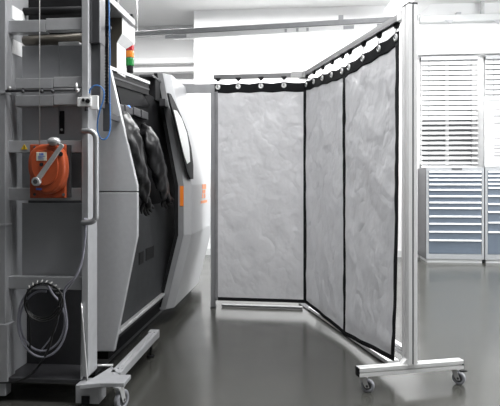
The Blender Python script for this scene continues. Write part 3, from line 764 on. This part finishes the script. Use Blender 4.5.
# ---------------------------------------------------------------- hand winch
YWN = YR + .008
wn = thing('hand_winch', aY(50, 197, YWN), 'orange hand winch with a silver crank, bolted across two rack beams', 'winch')
part('steel_back', wn, 'dark', (aY(33, 197, YWN).x, YWN, aY(50, 197.5, YWN).z), (aY(70, 197, YWN).x, YWN + .022, aY(50, 145, YWN).z), .003)
part('mounting_plate', wn, 'orange', (aY(31.5, 197, YWN).x, YWN - .022, aY(50, 198, YWN).z), (aY(67, 197, YWN).x, YWN + .002, aY(50, 144.5, YWN).z), .005)
out = catmull([Vector((x, y, 0)) for x, y in ((33, 148), (38, 145), (47, 144), (56, 146), (62, 152), (64.5, 163), (64.2, 175), (61, 185), (55, 191), (47, 194), (41, 193), (35, 187), (30, 179), (27.2, 170), (27.2, 160), (29, 153))], 4, True)
YH = YWN - .085
bm = BM(); prism(bm, [xz(p.x, p.y, YH) for p in out], 'y', YH, YWN - .02); hs = obj('housing', bm, 'orange', wn, .016, 4)
for p in hs.data.polygons: p.use_smooth = True
bm = BM(); out2 = [Vector((44.5 + (p.x - 46) * .72, 167 + (p.y - 168) * .72, 0)) for p in out]
prism(bm, [xz(p.x, p.y, YH - .008) for p in out2], 'y', YH - .008, YH + .002); obj('housing_cover', bm, 'orange', wn, .004, 3)
for px, py in ((34.5, 147), (34.5, 194.5), (63.5, 194.5), (64, 154.5)):
    bm = BM(); r = .008; cyl(bm, aY(px, py, YWN - .03), aY(px, py, YWN - .02), r, 6); obj('bolt', bm, 'dark', wn)
bm = BM(); cyl(bm, aY(60.5, 154, YH - .004), aY(60.5, 154, YH + .02), .012, 16); obj('pawl', bm, 'black', wn)
bm = BM(); cyl(bm, aY(41.5, 164.5, YH - .012), aY(41.5, 164.5, YH + .002), .010, 18); obj('bolt', bm, 'black', wn)
lb = part('nameplate', wn, 'label', (aY(36.3, 160.7, YH - .01).x, YH - .0105, aY(41, 160.7, YH - .01).z), (aY(46.6, 152, YH - .01).x, YH - .005, aY(41, 152.2, YH - .01).z), .001)
bm = BM()
for (x0, x1, y0, y1) in ((39.5, 40.4, 153, 155.3), (40.9, 41.8, 153, 155.3), (42.2, 43.4, 153, 155.3), (38, 45, 156.1, 156.6), (38, 43, 157.4, 157.8), (38, 44, 158.7, 159.1)):
    a = aY(x0, y1, YH - .011); b = aY(x1, y0, YH - .011); box(bm, (a.x, YH - .0115, a.z), (b.x, YH - .010, b.z))
obj('nameplate_print', bm, 'blue', lb)
a = aY(37.8, 190, YH + .02); b = aY(43.5, 188, YH + .02)
part('blue_mark', wn, 'blue', (a.x, YH - .0015, a.z), (b.x, YH + .01, b.z), .001)
# crank
YC = YH - .035
h = aY(36.3, 181.6, YC); e = aY(61.5, 146, YC)
bm = BM(); d = (e - h).normalized(); sd = Vector((d.z, 0, -d.x))
vs = []
for yy in (YC - .006, YC + .006):
    for p, w_ in ((h, .013), (e, .010)):
        for s_ in (-1, 1): vs.append(bm.verts.new(Vector((p.x, yy, p.z)) + sd * w_ * s_))
for f in ((0, 1, 3, 2), (4, 6, 7, 5), (0, 4, 5, 1), (2, 3, 7, 6), (0, 2, 6, 4), (1, 5, 7, 3)): bm.faces.new([vs[i] for i in f])
cyl(bm, (e.x, YC - .0062, e.z), (e.x, YC + .0062, e.z), .0115, 16)
cr = obj('crank_arm', bm, 'steel', wn, .002)
bm = BM(); cyl(bm, (h.x, YC - .010, h.z), (h.x, YC + .012, h.z), .022, 24); obj('crank_hub', bm, 'steel', cr, .003)
bm = BM(); cyl(bm, (h.x, YC - .0115, h.z), (h.x, YC - .008, h.z), .012, 18); cyl(bm, (h.x, YC - .01, h.z), (h.x, YH + .01, h.z), .011, 14); obj('crank_shaft', bm, 'dark', cr)
c = aY(54, 141.5, YC + .03)
bm = BM(); ball(bm, c, .030, (1.15, .8, .75), 18); obj('crank_knob', bm, 'steel', cr)
bm = BM(); tube(bm, [(e.x, YC, e.z), (e.x - .012, YC + .02, e.z + .008), tuple(c)], .007, 8); obj('knob_pin', bm, 'steel', cr)
bm = BM(); tube(bm, [aY(39.6, 148, YWN - .03), aY(39.6, 60, YWN - .03), aY(39.6, -60, YWN - .03)], .0023, 8); obj('wire_rope', bm, 'wire', wn)

# ---------------------------------------------------------------- hoses, cables
Y = YR - .012
cc = thing('cable_coil', aY(43, 321, Y), 'black cable coiled up on the lower rack beam, tail trailing over the tray', 'cable')
def px_tube(pts, r, Y, name, m, root, n=6, closed=False):
    bm = BM(); tube(bm, catmull([aY(x, y, Y + (dy[0] if dy else 0)) for x, y, *dy in pts], n, closed), r, 10, closed); return obj(name, bm, m, root)
for k in range(3):
    pts = []
    for i in range(14):
        an = 2 * math.pi * i / 14
        pts.append((43 + (17 + 1.1 * k) * math.cos(an) + (k - 1) * .8, 300.5 + (17.5 + .9 * k) * math.sin(an) + k * 1.0, -.012 * k + .004 * math.sin(3 * an)))
    px_tube(pts, .0048, Y, 'coil_loop', 'cable', cc, 4, True)
px_tube([(59, 306, -.02), (57, 320, -.02), (53, 333, -.02), (48, 350, -.02), (40, 364, .05), (30, 375, .02), (16, 381.5, .01), (0, 382.5, .01), (-12, 383, .01)], .0055, Y, 'cable_tail', 'cable', cc)
px_tube([(27, 300, 0), (30, 330, -.01), (30, 350, .0)], .004, Y, 'cable_tail', 'cable', cc)
bm = BM()
for i in range(9):
    an = math.radians(214 + i * 14.5); c = (43 + 15.5 * math.cos(an), 300.5 + 16 * math.sin(an)); e_ = (43 + 20 * math.cos(an + .2), 300 + 20 * math.sin(an + .2))
    tube(bm, catmull([aY(c[0], c[1], Y - .005), aY((c[0] + e_[0]) / 2, (c[1] + e_[1]) / 2, Y - .020), aY(e_[0], e_[1], Y - .008)], 4), .0045, 8)
obj('spiral_wrap', bm, 'wire', cc)
bm = BM(); cyl(bm, aY(43, 282.5, YR + .03), aY(43, 282.5, YR - .05), .006, 10); obj('hanging_hook', bm, 'dark', cc)
hz = []
for i in range(36):
    an = math.radians(-60 + i * 20); hz.append((42.5 + (24.5 - (i // 18) * 2.2) * math.cos(an), 321 + (36 - (i // 18) * 6) * math.sin(an), .01 + .012 * (i // 18)))
pts = [(86.5, 218, -.02), (85, 236, -.025), (82.5, 258, -.03), (76, 276, -.03), (64, 291, -.01)] + hz[3:]
gh = px_tube(pts, .0058, Y, 'grey_hose', 'hoseg', None, 4)
tag(gh, 'grey hose running down the rack upright and looped low around the black coil', 'hose')
b2_ = px_tube([(84.5, 218, -.025), (85.8, 232, -.03), (84, 250, -.03), (80.5, 268, -.03), (72, 283, -.01), (63, 296, .02), (55, 330, .04), (40, 352, .04)], .004, Y, 'thin_cable', 'hoseg', None, 5)
tag(b2_, 'thin grey cable beside the looped hose at the right rack upright', 'cable')
YCH = 2.92
pts = [(89.5, 93.5, -.12), (90.5, 89, -.12), (95, 85.5, -.12), (100.5, 86.5, -.12), (104, 92, -.12), (103, 101, -.12), (100, 110, -.12), (97.6, 121, -.11), (97.5, 131, -.09), (101, 138.5, -.05), (105.5, 139, -.04), (109, 134, -.03), (110.3, 125, -.02), (110, 108, -.02), (109.6, 85, -.02), (109.8, 50, -.02), (109.2, 20, -.02), (108.8, -40, -.02)]
bh = px_tube(pts, .0036, YCH, 'blue_air_hose', 'hoseb', None, 6)
tag(bh, 'bright blue air hose looping beside the socket box and up along the black drag chain', 'hose')
ec = thing('drag_chain', aY(107, 110, YCH), 'black ribbed cable drag chain hanging vertically in front of the machine', 'drag chain')
bm = BM(); z = aY(107, 104, YCH).z; xm = aY(106.4, 100, YCH).x
while z < 2.35:
    box(bm, (xm - .011, YCH, z), (xm + .011, YCH + .022, z + .011)); z += .0165
box(bm, (xm - .008, YCH + .004, aY(107, 106, YCH).z), (xm + .008, YCH + .018, 2.35)); obj('links', bm, 'cable', ec, .0015)
part('end_bracket', ec, 'dark', (xm - .02, YCH, aY(107, 131, YCH).z), (xm + .018, YCH + .03, aY(107, 103, YCH).z), .003)
part('end_clip', ec, 'black', (xm - .018, YCH - .004, aY(107, 29, YCH).z), (xm + .024, YCH + .02, aY(107, 26, YCH).z), .002)
bm = BM(); box(bm, (xm - .01, YCH + .02, aY(107, 118, YCH).z), (xm + .01, YM + .002, aY(107, 112, YCH).z)); obj('mounting_arm', bm, 'dark', ec)

# ================================================================ LIGHT
def area(name, loc, sx, sy, power, rot=(0, 0, 0), col=(1, 1, 1)):
    l = bpy.data.lights.new(name, 'AREA'); l.shape = 'RECTANGLE'; l.size = sx; l.size_y = sy; l.energy = power; l.color = col
    o = bpy.data.objects.new(name, l); COL.objects.link(o); o.location = loc; o.rotation_euler = rot
    return o
def lamp(x, y, sx, sy, power, label):  # added lamps, out of camera view, that brighten parts of the hall
    t = thing('added_lamp', (x, y, CEIL), label, 'added lamp', 'added unseen lamps above the hall')
    part('housing', t, 'white', (x - sx / 2 - .03, y - sy / 2 - .03, CEIL - .08), (x + sx / 2 + .03, y + sy / 2 + .03, CEIL))
    part('diffuser', t, 'lampm', (x - sx / 2, y - sy / 2, CEIL - .086), (x + sx / 2, y + sy / 2, CEIL - .08))
    area('added_lamp_light', (x, y, CEIL - .1), sx, sy, power)
lamp(.6, 7.3, 3.0, .5, 170, 'long unseen lamp added to brighten the back wall')
area('window_light', (XR - .08, 4.4, 2.05), 2.2, 3.5, 210, (0, math.radians(90), 0), (.97, .99, 1))
lamp(3.0, 5.6, 2.0, .5, 100, 'unseen lamp added over the right side of the hall')
lamp(-1.9, 7.5, 1.6, .3, 120, 'unseen lamp added to whiten the rear left bay')
lamp(2.2, 6.6, 2.0, .4, 20, 'unseen lamp added above the drawer cabinets')
lamp(-.7, 2.2, .9, .3, 26, 'short unseen lamp added to light the steel rack')
lamp(1.0, 1.9, 1.8, .8, 72, 'wide unseen lamp added above the front floor')
lamp(-.2, 3.0, 1.2, .5, 38, 'unseen lamp added above the curtain screens')
wl = bpy.data.worlds.new('daylight'); SC.world = wl; wl.use_nodes = True
wl.node_tree.nodes['Background'].inputs[0].default_value = (.9, .95, 1, 1); wl.node_tree.nodes['Background'].inputs[1].default_value = .15

# ================================================================ CAMERA
cd = bpy.data.cameras.new('camera'); cam = bpy.data.objects.new('camera', cd); COL.objects.link(cam)
cd.sensor_width = 36; cd.lens = 36 * F / 500; cd.shift_y = -21 / 500; cd.clip_start = .05
cam.location = CAM; cam.rotation_euler = (math.pi / 2, 0, TH)
SC.camera = cam
vs_ = SC.view_settings
vs_.view_transform = 'Standard'; vs_.look = 'None'; vs_.gamma = 1; vs_.use_curve_mapping = False; vs_.exposure = 0.0
